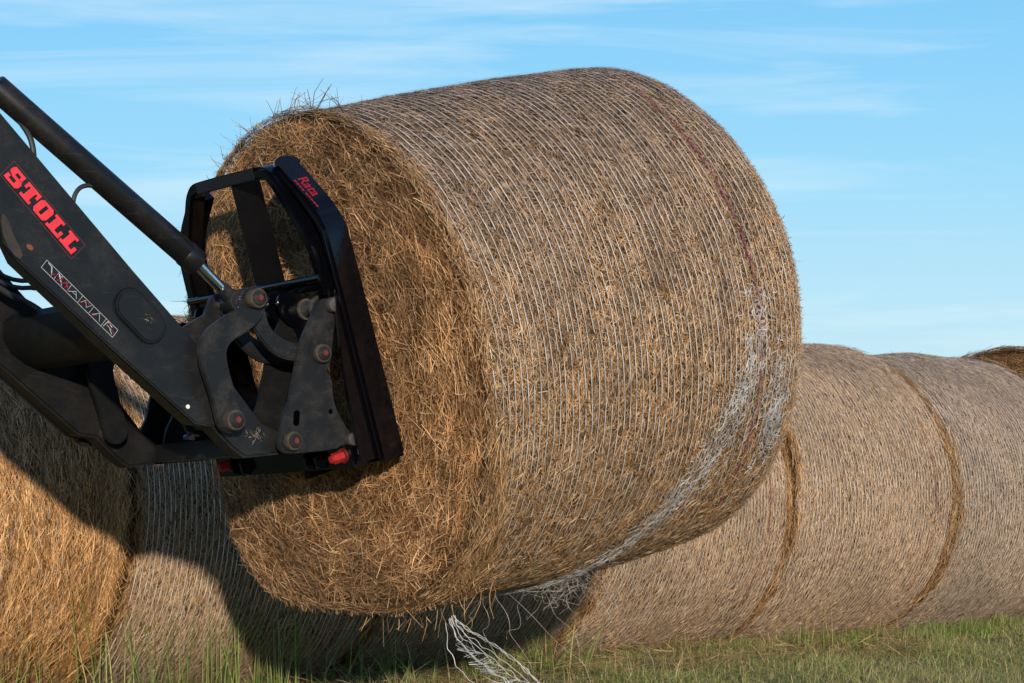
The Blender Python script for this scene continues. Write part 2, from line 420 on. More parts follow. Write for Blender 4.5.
def polyline_ribbon(pts, w, mi=0):
    pts = np.array(pts, float); T = np.gradient(pts, axis=0); T /= np.linalg.norm(T, axis=1, keepdims=True)
    blocks = []
    for nrm in ((0.3, -1, .2), (-.4, -.3, 1)):
        S = np.cross(T, np.array(nrm)); S /= np.linalg.norm(S, axis=1, keepdims=True)
        V = np.stack([pts + S * w / 2, pts - S * w / 2], 1).reshape(-1, 3); j = np.arange(len(pts) - 1)
        blocks.append((V, np.stack([2 * j, 2 * j + 2, 2 * j + 3, 2 * j + 1], -1), np.full((len(V), 3), .6), mi))
    return blocks
inv = np.array(mat(LC, bx, v0, bw).inverted())
def loc(p): p = np.array(p, float); return inv[:3, :3] @ p + inv[:3, 3]

# hanging tail of net under the left rim, loose threads, fringe of hay, top twigs (all in bale space)
tail = []
A = np.array([-.175, 6.60, .44]); 
def tailc(q): return A + np.array([.0, 0, 0]) + np.array([.31 * q ** 1.3, -.10 * q, -.25 * q ** .75])
for k in range(9):
    a = rng.uniform(0, 6.28); pts = []; ph1, ph2 = rng.uniform(0, 6.28, 2)
    for q in np.linspace(0, 1, 34):
        wd = .006 + .052 * math.sin(math.pi * min(1, q * .95 + .05)) 
        pts.append(loc(tailc(q) + wd * np.array([math.cos(a), math.sin(a), .8 * math.sin(a * 2)]) + .0035 * np.array([math.sin(q * 38 + ph1), 0, math.sin(q * 45 + ph2)])))
    tail += polyline_ribbon(pts, .0019)
for k in range(60):
    q = rng.uniform(.1, .98); c = tailc(q); wd = .045 * math.sin(math.pi * q); a = rng.uniform(0, 6.28)
    p0 = c + wd * np.array([math.cos(a), math.sin(a), 0]); p1 = tailc(min(1, q + rng.uniform(.02, .08))) - wd * np.array([math.cos(a), math.sin(a), 0])
    m = (p0 + p1) / 2 + rng.normal(0, .008, 3)
    tail += polyline_ribbon([loc(p0), loc(m), loc(p1)], .0013)
link('net_tail', mesh_blocks('net_tail', tail), M_netw, lift)

thr = []
def dangling(x, d, lx, lz, n=16, w=.0011, wig=.02):
    p0 = B1.surf(np.array([x]), np.array([math.radians(d)]), 0.0)[0]
    m = mat(LC, bx, v0, bw); W = np.array(m @ Vector(p0)); pts = []
    ph = rng.uniform(0, 6.28, 3)
    for q in np.linspace(0, 1, n):
        pts.append(loc(W + np.array([lx * q, -.02 * q, -lz * q ** 1.1]) + wig * q * np.array([math.sin(q * 11 + ph[0]), 0, .7 * math.sin(q * 14 + ph[1])])))
    return polyline_ribbon(pts, w)
for x, d, lx, lz in [(-.30, 258, .02, .16), (-.22, 262, .10, .22), (-.18, 262, .30, .30), (-.05, 262, .16, .26), (.02, 258, .02, .13), (.05, 258, .26, .30), (-.26, 262, -.06, .12), (.10, 256, .08, .10), (-.1, 262, -.04, .16)]:
    thr += dangling(x, d, lx, lz)
for k in range(38):
    thr += dangling(rng.uniform(-.1, .22), rng.uniform(250, 262), rng.uniform(-.10, .10), rng.uniform(.02, .11), 9, .0009, .03)
link('loose_thread', mesh_blocks('loose_thread', thr), M_zig, lift)

n = 1700; x = -.60 + np.abs(rng.normal(0, .07, n)); th = np.radians(rng.uniform(225, 285, n))
down = np.array(loc(LC + np.array([0, 0, -1.]))) 
T = np.tile(down, (n, 1)) + b_n if False else np.tile(down, (n, 1)) + rng.normal(0, .38, (n, 3))
P = B1.surf(x, th, -.012) + down * .004
col = pick(PAL_GOLD, n)
blk = [ribbons(P, T, rng.normal(0, 1, (n, 3)), rng.uniform(.02, .085, n), rng.uniform(.6, 1.2, n) * .0022, rng.uniform(.1, .9, n), col, 4)]
n = 44; x = rng.uniform(-.60, -.36, n); th = np.radians(rng.uniform(240, 285, n))
T = np.tile(down, (n, 1)) + rng.normal(0, .5, (n, 3))
blk.append(ribbons(B1.surf(x, th, .01) + down * .03, T, rng.normal(0, 1, (n, 3)), rng.uniform(.06, .18, n), np.full(n, .0022), rng.uniform(.1, .9, n), pick(PAL_GOLD, n), 5))
n = 26; x = rng.normal(-.60, .035, n); th = np.radians(rng.normal(97, 7, n))
T = B1.nrm(th) + rng.normal(0, .6, (n, 3)); 
blk.append(ribbons(B1.surf(np.clip(x, -.6, .6), th, .03), T, rng.normal(0, 1, (n, 3)), rng.uniform(.05, .15, n), np.full(n, .0022), rng.uniform(.2, .9, n), pick(PAL_GOLD * .30, n), 4))
n = 130; x = rng.normal(-.61, .02, n); th = np.radians(rng.uniform(0, 90, n))
T = B1.nrm(th) + rng.normal(0, .8, (n, 3))
blk.append(ribbons(B1.surf(np.clip(x, -.62, .6), th, .01), T, rng.normal(0, 1, (n, 3)), rng.uniform(.04, .16, n), np.full(n, .0022), rng.uniform(.2, .9, n), pick(PAL_GOLD * .5, n), 4))
link('hanging_straw', mesh_blocks('hanging_straw', blk), M_straw, lift)

# ------------------------------------------------------------------ the row of bales on the ground
a2 = .813; rx = np.array([math.sin(a2), math.cos(a2), 0]); ry = np.array([-math.cos(a2), math.sin(a2), 0])
RR = .757; RL = 1.225
def rim_lo(amt):
    return lambda th: -RL / 2 + amt + .010 * np.sin(3 * th + 1) + .008 * np.sin(13 * th) + .006 * np.sin(37 * th)
def rim_hi(amt):
    return lambda th: RL / 2 - amt - .012 * np.sin(2 * th + 2) - .009 * np.sin(11 * th) - .006 * np.sin(41 * th)
def palrow(x, th, bare, b, hh=None):
    n = len(th); d = (np.degrees(th) + 360) % 360
    grey = (pick(PAL_GREY, n) * .55 + np.array([.43, .335, .245]) * .45) * np.array([1.10, 1.0, .84]); net = pick(PAL_ROW, n, [.25, .22, .17, .14, .06, .16]) * 1.06; gold = pick(PAL_GOLD, n)
    g = np.clip((250 - d) / 110, 0, 1)[:, None] * .75 + .12
    c = grey * g + net * 1.0 * (1 - g)
    pt = np.sin(2 * th + x * 3 + 1) * np.sin(5 * th - x * 6); c = c * (1 + .13 * pt)[:, None]
    c = np.where(bare[:, None], gold * .95, c)
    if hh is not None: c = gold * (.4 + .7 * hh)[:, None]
    return c
def palorange(x, th, bare, b, hh=None):
    n = len(th); gold = pick(PAL_GOLD, n); st = .5 + .5 * np.sin(x * 38 + .6 * np.sin(3 * th)) * np.sin(x * 91 + 2)
    c = gold * (.72 + .5 * st)[:, None]
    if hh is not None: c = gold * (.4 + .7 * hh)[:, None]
    return c
BR = Bale(L=RL, R=RR - .002, seed=9, rr_l=.045, rr_r=.045, bulge=.012, lump=.008, face_bulge=.01)
hayR, netR = make_bale_meshes(BR, 150000, 5000, palrow, rim_lo(.022), rim_hi(.026), .0240, fuzz=300, zig=.25, purple=.43, straw_w=.0020, strand_w=.0026, netmat_w=.0009, strawlen=(.015, .05), ang_sd=.5)
BO = Bale(L=RL, R=RR - .012, seed=15, rr_l=.05, rr_r=.07, bulge=.0, lump=.013, face_bulge=.02)
hayO, netO = make_bale_meshes(BO, 110000, 14000, palorange, rim_lo(.03), rim_hi(.15), .030, fuzz=1800, zig=.12, straw_w=.0024, strand_w=.0014,
                              break_fn=lambda x, th: np.full_like(th, .55), strawlen=(.03, .09), ang_sd=.42)
first = {}
def bale(kind, c, yaw, roll, label, scale=1.0, tint=(1, 1, 1), flip=False, group='hay bales standing in a row on the grass'):
    ax = np.array([math.sin(yaw), math.cos(yaw), 0]); ay = np.array([-math.cos(yaw), math.sin(yaw), 0])
    M = mat(c, ax, ay, w0) @ Matrix.Scale(scale, 4)
    if flip: M = M @ Matrix.Rotation(math.pi, 4, 'Z')
    root = tag(empty('hay_bale', M), label, 'hay bale', group)
    hm, nm = (hayR, netR) if kind == 'net' else (hayO, netO)
    for key, me, ms in (('hay', hm, [M_straw, M_core]), ('net_wrap', nm, [M_netg, M_purple, M_zig])):
        if me.name not in first:
            o = link(key, me, ms, root); first[me.name] = o
        else:
            o = first[me.name].copy(); COL.objects.link(o); o.parent = root
        o.name = key
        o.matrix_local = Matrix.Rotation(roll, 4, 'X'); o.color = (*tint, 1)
    return root
def rowc(k, dz=0.0, du=0.0, dv=0.0):
    p = np.array([.85, 11.473, RR - .055 + dz]) + rx * (1.256 * (k + .5) + du) + ry * dv; return p
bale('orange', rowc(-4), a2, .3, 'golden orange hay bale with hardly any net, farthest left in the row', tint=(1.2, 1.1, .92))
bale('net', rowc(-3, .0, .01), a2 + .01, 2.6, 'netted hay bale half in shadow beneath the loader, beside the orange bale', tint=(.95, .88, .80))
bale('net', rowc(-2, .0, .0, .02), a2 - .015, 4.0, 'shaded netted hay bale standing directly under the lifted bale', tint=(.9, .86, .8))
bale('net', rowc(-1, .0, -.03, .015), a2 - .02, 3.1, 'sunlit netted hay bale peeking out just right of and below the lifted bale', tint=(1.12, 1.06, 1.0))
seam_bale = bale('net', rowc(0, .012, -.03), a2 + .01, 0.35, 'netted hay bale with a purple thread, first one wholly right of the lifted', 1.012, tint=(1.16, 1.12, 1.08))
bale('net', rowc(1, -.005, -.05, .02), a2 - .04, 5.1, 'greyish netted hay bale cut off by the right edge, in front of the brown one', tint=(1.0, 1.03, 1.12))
bale('orange', np.array([3.50, 14.75, .81]), .70, 1.4, 'brown weathered hay bale whose bare end shows above the bale at the far right', 1.045, tint=(.72, .62, .52))

# a tuft of torn hay hanging from the seam between the two right-hand bales
root = seam_bale; n = 900
th = np.radians(rng.normal(188, 12, n)); x = RL / 2 - np.abs(rng.normal(0, .018, n))
P = BR.surf(x, th, .0) + BR.nrm(th) * rng.uniform(0, .03, n)[:, None]
T = BR.tan(th) + rng.normal(0, .45, (n, 3))
link('torn_hay_tuft', mesh_blocks('torn_hay_tuft', [ribbons(P, T, rng.normal(0, 1, (n, 3)), rng.uniform(.03, .10, n), rng.uniform(.6, 1.2, n) * .0022, rng.uniform(0, .9, n), pick(PAL_GOLD * .8, n), 3)]), M_straw, root)

# ------------------------------------------------------------------ mesh helpers for the steelwork
def chaikin(p, it=2, closed=True):
    p = [tuple(q) for q in p]
    for _ in range(it):
        o = []; n = len(p)
        for i in range(n if closed else n - 1):
            a, b = p[i], p[(i + 1) % n]
            o.append(tuple(.75 * a[k] + .25 * b[k] for k in range(len(a)))); o.append(tuple(.25 * a[k] + .75 * b[k] for k in range(len(a))))
        if not closed: o = [p[0]] + o + [p[-1]]
        p = o
    return p
def ex(bm, outline, a0, a1, axis='y', bevel=.002, mi=0):
    """extrude a 2-D outline: axis 'y' -> outline in x,z ; axis 'x' -> outline in y,z"""
    tmp = bmesh.new()
    f = (lambda p, a: (p[0], a, p[1])) if axis == 'y' else ((lambda p, a: (a, p[0], p[1])) if axis == 'x' else (lambda p, a: (p[0], p[1], a)))
    A = [tmp.verts.new(f(p, a0)) for p in outline]; B = [tmp.verts.new(f(p, a1)) for p in outline]
    tmp.faces.new(A); tmp.faces.new(B[::-1]); n = len(A)
    for i in range(n): tmp.faces.new((A[i], B[i], B[(i + 1) % n], A[(i + 1) % n]))
    bmesh.ops.recalc_face_normals(tmp, faces=tmp.faces)
    caps = [e for e in tmp.edges if (e.verts[0] in A and e.verts[1] in A) or (e.verts[0] in B and e.verts[1] in B)]
    As, Bs = set(A), set(B)
    caps = [e for e in tmp.edges if (e.verts[0] in As and e.verts[1] in As) or (e.verts[0] in Bs and e.verts[1] in Bs)]
    if bevel > 0: bmesh.ops.bevel(tmp, geom=caps, offset=bevel, segments=2, affect='EDGES', clamp_overlap=True)
    for q in tmp.faces: q.material_index = mi
    me = bpy.data.meshes.new('t'); tmp.to_mesh(me); tmp.free(); bm.from_mesh(me); bpy.data.meshes.remove(me)
def boxo(bm, c, s, bevel=.003):
    x, y, z = c; a, b, d = s[0] / 2, s[1] / 2, s[2] / 2
    ex(bm, [(x - a, z - d), (x + a, z - d), (x + a, z + d), (x - a, z + d)], y - b, y + b, 'y', bevel)
def cyl(bm, p0, p1, r0, r1=None, seg=28, cap=True, bevel=0.0):
    r1 = r0 if r1 is None else r1
    p0, p1 = Vector(p0), Vector(p1); d = (p1 - p0); L = d.length; q = d.to_track_quat('Z', 'Y').to_matrix().to_4x4()
    prof = [(0, r0), (L, r1)]
    if bevel: prof = [(0, r0 - bevel), (bevel * .3, r0 - bevel * .3), (bevel, r0), (L - bevel, r1), (L - bevel * .3, r1 - bevel * .3), (L, r1 - bevel)]
    M = Matrix.Translation(p0) @ q
    rings = [[bm.verts.new(M @ Vector((r * math.cos(2 * math.pi * i / seg), r * math.sin(2 * math.pi * i / seg), z))) for i in range(seg)] for z, r in prof]
    for a, b in zip(rings, rings[1:]):
        for i in range(seg): bm.faces.new((a[i], a[(i + 1) % seg], b[(i + 1) % seg], b[i]))
    if cap: bm.faces.new(rings[0][::-1]); bm.faces.new(rings[-1])
def tube(bm, pts, r, seg=10, it=2):
    pts = [Vector(p) for p in chaikin(pts, it, False)]; prev = None
    for i, p in enumerate(pts):
        t = (pts[min(i + 1, len(pts) - 1)] - pts[max(i - 1, 0)]).normalized()
        up = Vector((0, 1, 0)) if abs(t.y) < .9 else Vector((1, 0, 0)); s = t.cross(up).normalized(); w = s.cross(t)
        ring = [bm.verts.new(p + (s * math.cos(2 * math.pi * k / seg) + w * math.sin(2 * math.pi * k / seg)) * r) for k in range(seg)]
        if prev:
            for k in range(seg): bm.faces.new((prev[k], prev[(k + 1) % seg], ring[(k + 1) % seg], ring[k]))
        prev = ring
def done(name, bm, m, parent, sharp=35):
    me = bpy.data.meshes.new(name); bmesh.ops.recalc_face_normals(bm, faces=bm.faces); bm.to_mesh(me); bm.free()
    me.polygons.foreach_set('use_smooth', np.ones(len(me.polygons), bool)); me.set_sharp_from_angle(angle=R_(sharp))
    return link(name, me, m, parent)
BM = bmesh.new

# ------------------------------------------------------------------ front loader
rho = R_(2.5)
vp = v0 * math.cos(rho) - w0 * math.sin(rho); wp = w0 * math.cos(rho) + v0 * math.sin(rho)
F0 = np.array([-.52526, 6.65723, 1.16871])
ldr = tag(empty('front_loader', mat(F0, u, vp, wp)), 'black tractor front loader reaching in from the left with red lettering on its dusty arm', 'front loader')

arm_up = [(-2.75, .60), (-2.3, .86), (-1.86, 1.06), (-1.72, 1.075), (-1.583, .967), (-1.194, .58), (-.822, .201), (-.652, .034), (-.525, -.09), (-.44, -.19), (-.37, -.218), (-.345, -.24)]
arm_dn = [(-.350, -.262), (-.375, -.272), (-.495, -.283), (-.535, -.256), (-.598, -.199), (-.653, -.191), (-.923, .022), (-1.149, .207), (-1.197, .30), (-1.4, .46), (-1.584, .618), (-1.78, .74), (-2.25, .56), (-2.7, .33)]
flange = [(-1.203, .322), (-1.185, .330), (-1.072, .239), (-.865, .057), (-.64, -.136), (-.617, -.165), (-.598, -.2015), (-.653, -.194), (-.923, .018), (-1.150, .201), (-1.193, .25)]
brk = [(-.287, .13), (-.263, .15), (-.218, .147), (-.214, .113), (-.226, .081), (-.232, .041), (-.242, -.030), (-.252, -.040), (-.254, -.053), (-.240, -.063), (-.236, -.119), (-.229, -.147), (-.198, -.198), (-.170, -.225), (-.178, -.248), (-.21, -.248), (-.23, -.262), (-.382, -.274), (-.408, -.266), (-.418, -.247), (-.413, -.223), (-.403, -.176), (-.379, -.137), (-.373, -.106), (-.358, -.05), (-.342, .013), (-.33, .045), (-.303, .094)]
goose = [(-.491, .170), (-.519, .158), (-.530, .13), (-.536, .108), (-.565, .096), (-.606, .071), (-.64, .045), (-.659, .01), (-.656, -.036), (-.64, -.081), (-.623, -.127), (-.613, -.168), (-.601, -.208), (-.569, -.224), (-.538, -.206), (-.533, -.175), (-.549, -.125), (-.56, -.087), (-.574, -.041), (-.579, -.003), (-.558, .025), (-.517, .045), (-.48, .07), (-.456, .102), (-.452, .137), (-.466, .162)]
link2 = [(-.441, .130), (-.428, .074), (-.405, .048), (-.368, .029), (-.331, .024), (-.265, .020), (-.245, -.003), (-.262, -.024), (-.341, -.022), (-.383, -.019), (-.425, .004), (-.461, .042), (-.488, .08), (-.505, .126), (-.47, .155)]

def hexprism(bm, c, r, y0, y1, ax='y'):
    o = [(c[0] + r * math.cos(k * math.pi / 3 + .3), c[1] + r * math.sin(k * math.pi / 3 + .3)) for k in range(6)]
    ex(bm, o, y0, y1, ax, .002)

def build_side(mir):
    """one side of the loader; mir flips it to the far side"""
    Y = (lambda y: y) if not mir else (lambda y: .06 - y)
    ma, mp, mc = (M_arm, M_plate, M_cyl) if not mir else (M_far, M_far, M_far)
    y = lambda a, b: (min(Y(a), Y(b)), max(Y(a), Y(b)))
    bm = BM(); ex(bm, arm_up + arm_dn, *y(-.31, -.245), 'y', .007)
    arm = done('boom_arm', bm, ma, ldr)
    bm = BM(); ex(bm, flange, *y(-.322, -.3102), 'y', .004); done('arm_flange', bm, ma, arm)
    # cover plate with raised rim on the arm
    def stadium(c, a, l, r, n=14):
        d = (math.cos(a), math.sin(a)); o = []
        for s_ in (1, -1):
            for k in range(n + 1):
                t = a - math.pi / 2 * s_ + math.pi * k / n * s_ if False else (a - math.pi / 2 + math.pi * k / n + (0 if s_ == 1 else math.pi))
                o.append((c[0] + s_ * d[0] * l + r * math.cos(t), c[1] + s_ * d[1] * l + r * math.sin(t)))
        return o
    bm = BM(); ex(bm, stadium((-.808, .083), R_(-42), .038, .047), *y(-.318, -.3102), 'y', .004)
    cov = done('cover_plate', bm, ma, arm)
    bm = BM(); ex(bm, stadium((-.808, .083), R_(-42), .037, .040), *y(-.3215, -.3182), 'y', .002); done('cover_face', bm, ma, cov)
    # gooseneck link pair
    for ya, yb in ((-.360, -.340), (-.196, -.176)):
        bm = BM(); ex(bm, chaikin(goose, 2), *y(ya, yb), 'y', .003); done('tilt_link', bm, mp, ldr)
    for ya, yb in ((-.333, -.315), (-.222, -.204)):
        bm = BM(); ex(bm, chaikin(link2, 2), *y(ya, yb), 'y', .004); done('curved_link', bm, mp, ldr)
    # tool carrier: two plates with hooks
    bm = BM(); o = chaikin(brk, 1)
    ex(bm, o, *y(-.352, -.336), 'y', .0025); ex(bm, o, *y(-.30, -.284), 'y', .0025) if False else None
    car = done('tool_carrier', bm, mp, ldr)
    bm = BM(); ex(bm, o, *y(-.200, -.184), 'y', .0025); done('inner_plate', bm, M_far, car)
    # stiffening gusset ridge folded along upper part
    if not mir:
        bm = BM(); ex(bm, chaikin([(-.30, .06), (-.283, .085), (-.262, .09), (-.272, .06), (-.30, .0), (-.318, -.01)], 1), -.360, -.3522, 'y', .003); done('rib', bm, mp, car)
    # slot and hole: flat black patches painting the darkness inside
    bm = BM(); ex(bm, stadium((-.358, -.178), R_(84), .012, .0095), *y(-.3535, -.3522), 'y', 0)
    HD = plain('hole_dark', (.001, .001, .001), 1.0, 0.0, 0.0); done('slot', bm, HD, car); bm = BM(); cyl(bm, (-.247, Y(-.3522), -.159), (-.247, Y(-.3535), -.159), .0065); done('hole', bm, HD, car)
    # bosses and pins
    pins = [((-.492, .136), -.360, -.388, .027, 'p'), ((-.568, -.187), -.360, -.388, .028, 'p'), ((-.278, -.003), -.352, -.372, .026, 'p'), ((-.377, -.24), -.352, -.372, .026, 'p'), ((-.239, .130), -.352, -.380, .021, 'b'), ((-.184, -.234), -.352, -.372, .018, 'b')]
    for (px, pz), a, b_, r, kd in pins:
        bm = BM(); cyl(bm, (px, Y(a + .001), pz), (px, Y(b_), pz), r, bevel=.004)
        if kd == 'b' and not mir:
            done('boss', bm, M_pin, car)
            continue
        pn = done('pivot_pin', bm, mp if mir else M_dust, ldr)
        bm = BM(); cyl(bm, (px, Y(b_ + .001), pz), (px, Y(b_ - .005), pz), r * .74, bevel=.002); wsh = done('pin_head', bm, mp, pn)
        if not mir:
            bm = BM(); hexprism(bm, (px, pz), r * .33, b_ - .011, b_ - .0052); done('grease_cap', bm, M_redgrease, pn)
    # through pins
    for (px, pz), ya, yb, r in (((-.492, .136), -.34, -.196, .016), ((-.568, -.187), -.34, -.196, .018), ((-.278, -.003), -.336, -.2, .015), ((-.377, -.24), -.336, -.2, .017)):
        bm = BM(); cyl(bm, (px, Y(ya), pz), (px, Y(yb), pz), r); done('pin_shaft', bm, M_pin, ldr)
    # tilt cylinder and rod
    d = np.array([.5670, -.4035]); d /= np.linalg.norm(d); yc = Y(-.268)
    c0 = np.array([-1.172, .640]); c1 = np.array([-.604, .232]); e = np.array([-.492, .136])
    d = (c1 - c0) / np.linalg.norm(c1 - c0)
    P3 = lambda p: (p[0], yc, p[1])
    bm = BM(); cyl(bm, P3(c0 - d * .02), P3(c1), .0335, bevel=.004); cb = done('tilt_cylinder', bm, mc, ldr)
    bm = BM(); cyl(bm, P3(c1 - d * .05), P3(c1 - d * .001), .0355, bevel=.003); done('end_gland', bm, mc, cb)
    rd = (e - c1) / np.linalg.norm(e - c1)
    bm = BM(); cyl(bm, P3(c1 - rd * .02), P3(e - rd * .030), .0155); done('piston_rod', bm, M_chrome, cb)
    bm = BM(); cyl(bm, (e[0], yc - .028, e[1]), (e[0], yc + .028, e[1]), .030, bevel=.003); cyl(bm, P3(e - rd * .055), P3(e - rd * .02), .021); done('rod_eye', bm, mp, cb)
    b0 = c0 - d * .055
    bm = BM(); cyl(bm, (b0[0], yc - .03, b0[1]), (b0[0], yc + .03, b0[1]), .030, bevel=.003); done('base_eye', bm, M_pin if not mir else M_far, cb)
    bm = BM()
    for ya in (-.306, -.242):
        ex(bm, chaikin([(b0[0] + .03, b0[1] + .01), (b0[0] + .005, b0[1] + .04), (b0[0] - .12, b0[1] + .12), (-1.52, .90), (-1.40, .76), (b0[0] - .02, b0[1] - .04)], 1), *y(ya, ya + .012), 'y', .003)
    done('cylinder_lug', bm, ma, ldr)
    # bent steel oil lines from the arm into the cylinder
    bm = BM(); tube(bm, [(-.975, Y(-.27), .36), (-.968, Y(-.27), .395), (-.945, Y(-.268), .418), (-.905, Y(-.268), .420), (-.87, Y(-.268), .41)], .0062); done('oil_pipe', bm, M_hose, ldr)
    bm = BM(); tube(bm, [(-1.082, Y(-.27), .46), (-1.083, Y(-.27), .50), (-1.092, Y(-.268), .535), (-1.125, Y(-.268), .575)], .0075); done('oil_pipe', bm, M_hose, ldr)
    return arm
near = build_side(False)
far = build_side(True)

# cross tube between the arms, its gussets, and the shaft between the carriers
bm = BM(); ex(bm, chaikin([(-.885, .14), (-.78, .14), (-.725, .08), (-.70, .03), (-.74, -.01), (-.80, -.01), (-.885, .05)], 1), -.2445, .3045, 'y', .004); done('cross_tube', bm, M_far, ldr)
bm = BM(); cyl(bm, (-.239, -.352, .130), (-.239, .41, .130), .017); done('carrier_shaft', bm, M_far, ldr)
bm = BM(); cyl(bm, (-.239, -.30, .130), (-.239, -.215, .130), .023); cyl(bm, (-.239, -.30, .130), (-.239, -.288, .130), .032); cyl(bm, (-.239, -.238, .130), (-.239, -.23, .130), .030); done('shaft_collar', bm, M_chrome if False else M_pin, ldr)
bm = BM(); boxo(bm, (-.395, .03, -.245), (.06, .50, .05)); done('lower_cross_bar', bm, M_far, ldr)
for yy, dz in ((.20, 0), (.235, .012)):
    bm = BM(); tube(bm, [(-1.6, yy, .66 + dz), (-1.2, yy, .40 + dz), (-.98, yy, .22 + dz), (-.90, yy, .175 + dz), (-.86, yy, .165 + dz), (-.82, yy - .05, .12 + dz)], .0085); done('hydraulic_line', bm, M_hose, ldr)
for zz in (.205, .225):
    bm = BM(); tube(bm, [(-1.4, .27, .50 + zz - .2), (-.98, .26, .27 + zz - .2), (-.90, .24, zz), (-.80, .22, zz + .006), (-.76, .12, zz - .06), (-.76, .08, zz - .10)], .0065); done('hydraulic_line', bm, M_hose, ldr)
bm = BM(); boxo(bm, (-.785, .22, .215), (.020, .03, .055)); boxo(bm, (-.765, .22, .20), (.03, .02, .012)); cyl(bm, (-.735, .215, .185), (-.735, .245, .185), .013); done('pipe_clamp', bm, M_far, ldr)
bm = BM(); tube(bm, [(-.60, -.20, -.215), (-.56, -.16, -.222), (-.5, -.05, -.215), (-.46, .05, -.21)], .0075); done('hydraulic_hose', bm, M_bluehose, ldr)

# rust, dirt lump, white speck on the arm
bm = BM(); ex(bm, chaikin([(-1.205, .322), (-1.185, .318), (-1.165, .265), (-1.14, .225), (-1.152, .203), (-1.194, .25)], 1), -.3242, -.3222, 'y', .0015); done('rusty_patch', bm, metal_paint('rusty_edge', (.022, .02, .019), (.08, .05, .03), .6, .6, 30.0, .3), near)
bm = BM(); ex(bm, [(-1.124 + .011 * math.cos(t) * .8 - .004 * math.sin(t), .241 + .008 * math.sin(t)) for t in np.linspace(0, 6.28, 15)[:-1]], -.3262, -.3226, 'y', .001); done('rusty_hole', bm, M_rust, near)
bm = BM(); cyl(bm, (-.676, -.3222, -.150), (-.676, -.3245, -.150), .0055); done('white_rivet', bm, plain('white_speck', (.75, .73, .68), .6), near)

# caked dirt and caught straw
def dirt(parent, c, ypos, spread, n, ln=(.01, .04), pal=PAL_GOLD):
    P = np.stack([rng.normal(c[0], spread, n), ypos - rng.uniform(.001, .006, n), rng.normal(c[1], spread, n)], -1)
    T = rng.normal(0, 1, (n, 3)); T[:, 1] *= .15
    me = mesh_blocks('caught_straw', [ribbons(P, T, np.tile([0, -1., 0], (n, 1)), rng.uniform(*ln, n), rng.uniform(.0008, .0018, n), rng.uniform(0, .8, n), pick(pal, n), 3)])
    return link('caught_straw', me, M_straw, parent)
dirt(near, (-.785, .075), -.322, .006, 12, (.004, .014), PAL_GREY * .5)
dirt(near, (-.47, -.222), -.312, .013, 45, (.004, .014), PAL_GREY * .45)

# ---- decals (thin sheets just proud of the arm face)
def sheet(quads, y, name, m, parent):
    vs, fs = [], []
    for k, q in enumerate(quads):
        o = len(vs); vs += [(p[0], y - .00012 * k, p[1]) for p in q]; fs.append(tuple(range(o, o + len(q))))
    me = bpy.data.meshes.new(name); me.from_pydata(vs, [], fs); me.update(); return link(name, me, m, parent)
o_ = np.array([-1.188, .419]); dd = np.array([.187, -.191]); wid = np.linalg.norm(dd); dd /= wid; nn = np.array([-dd[1], dd[0]]) 
Hh = .043
def rc(x0, y0, x1, y1): return [(x0, y0), (x1, y0), (x1, y1), (x0, y1)]
G = {
 'S': [[(.0, .60), (.10, .50), (.36, .50), (.36, .84), (.0, .84)], [(.0, .84), (.10, 1.0), (.64, 1.0), (.72, .88), (.72, .80), (.0, .80)], rc(.66, .62, .86, 1.0), [(.10, .60), (.30, .40), (.98, .40), (.90, .60)], [(.64, .16), (.98, .16), (1.0, .46), (.64, .46)], [(.22, .0), (.86, .0), (1.0, .18), (.22, .18)], rc(.02, .0, .24, .38)],
 'T': [rc(0, .80, 1, 1), rc(0, .58, .17, .82), rc(.83, .58, 1, .82), rc(.30, .1, .70, .84), rc(.12, 0, .88, .2)],
 'O': [[(.02, .18), (.16, 0), (.84, 0), (.98, .18)], [(.02, .82), (.98, .82), (.84, 1), (.16, 1)], rc(.02, .17, .40, .83), rc(.60, .17, .98, .83)],
 'L': [rc(.14, .1, .54, .86), rc(0, .82, .70, 1), rc(0, 0, 1, .20), rc(.80, .16, 1, .48)],
}
quads = []
for k, ch in enumerate('STOLL'):
    for poly in G[ch]:
        q = []
        for (px, py) in poly:
            px2 = (k + .035 + px * .93) / 5 * wid + (py - .5) * .004
            q.append(o_ + dd * px2 + nn * py * Hh)
        quads.append(q)
sheet(quads, -.3112, 'lettering', M_redtxt, near)
def outline_rect(o, d, n, x0, y0, x1, y1, t):
    P = lambda a, b: o + d * a + n * b
    return [[P(x0, y0), P(x1, y0), P(x1, y0 + t), P(x0, y0 + t)], [P(x0, y1 - t), P(x1, y1 - t), P(x1, y1), P(x0, y1)], [P(x0, y0 + t), P(x0 + t, y0 + t), P(x0 + t, y1 - t), P(x0, y1 - t)], [P(x1 - t, y0 + t), P(x1, y0 + t), P(x1, y1 - t), P(x1 - t, y1 - t)]]
sheet(outline_rect(o_, dd, nn, -.006, -.006, wid + .006, Hh + .006, .0007), -.3108, 'lettering_border', plain('thin_line', (.22, .05, .04), .6), near)
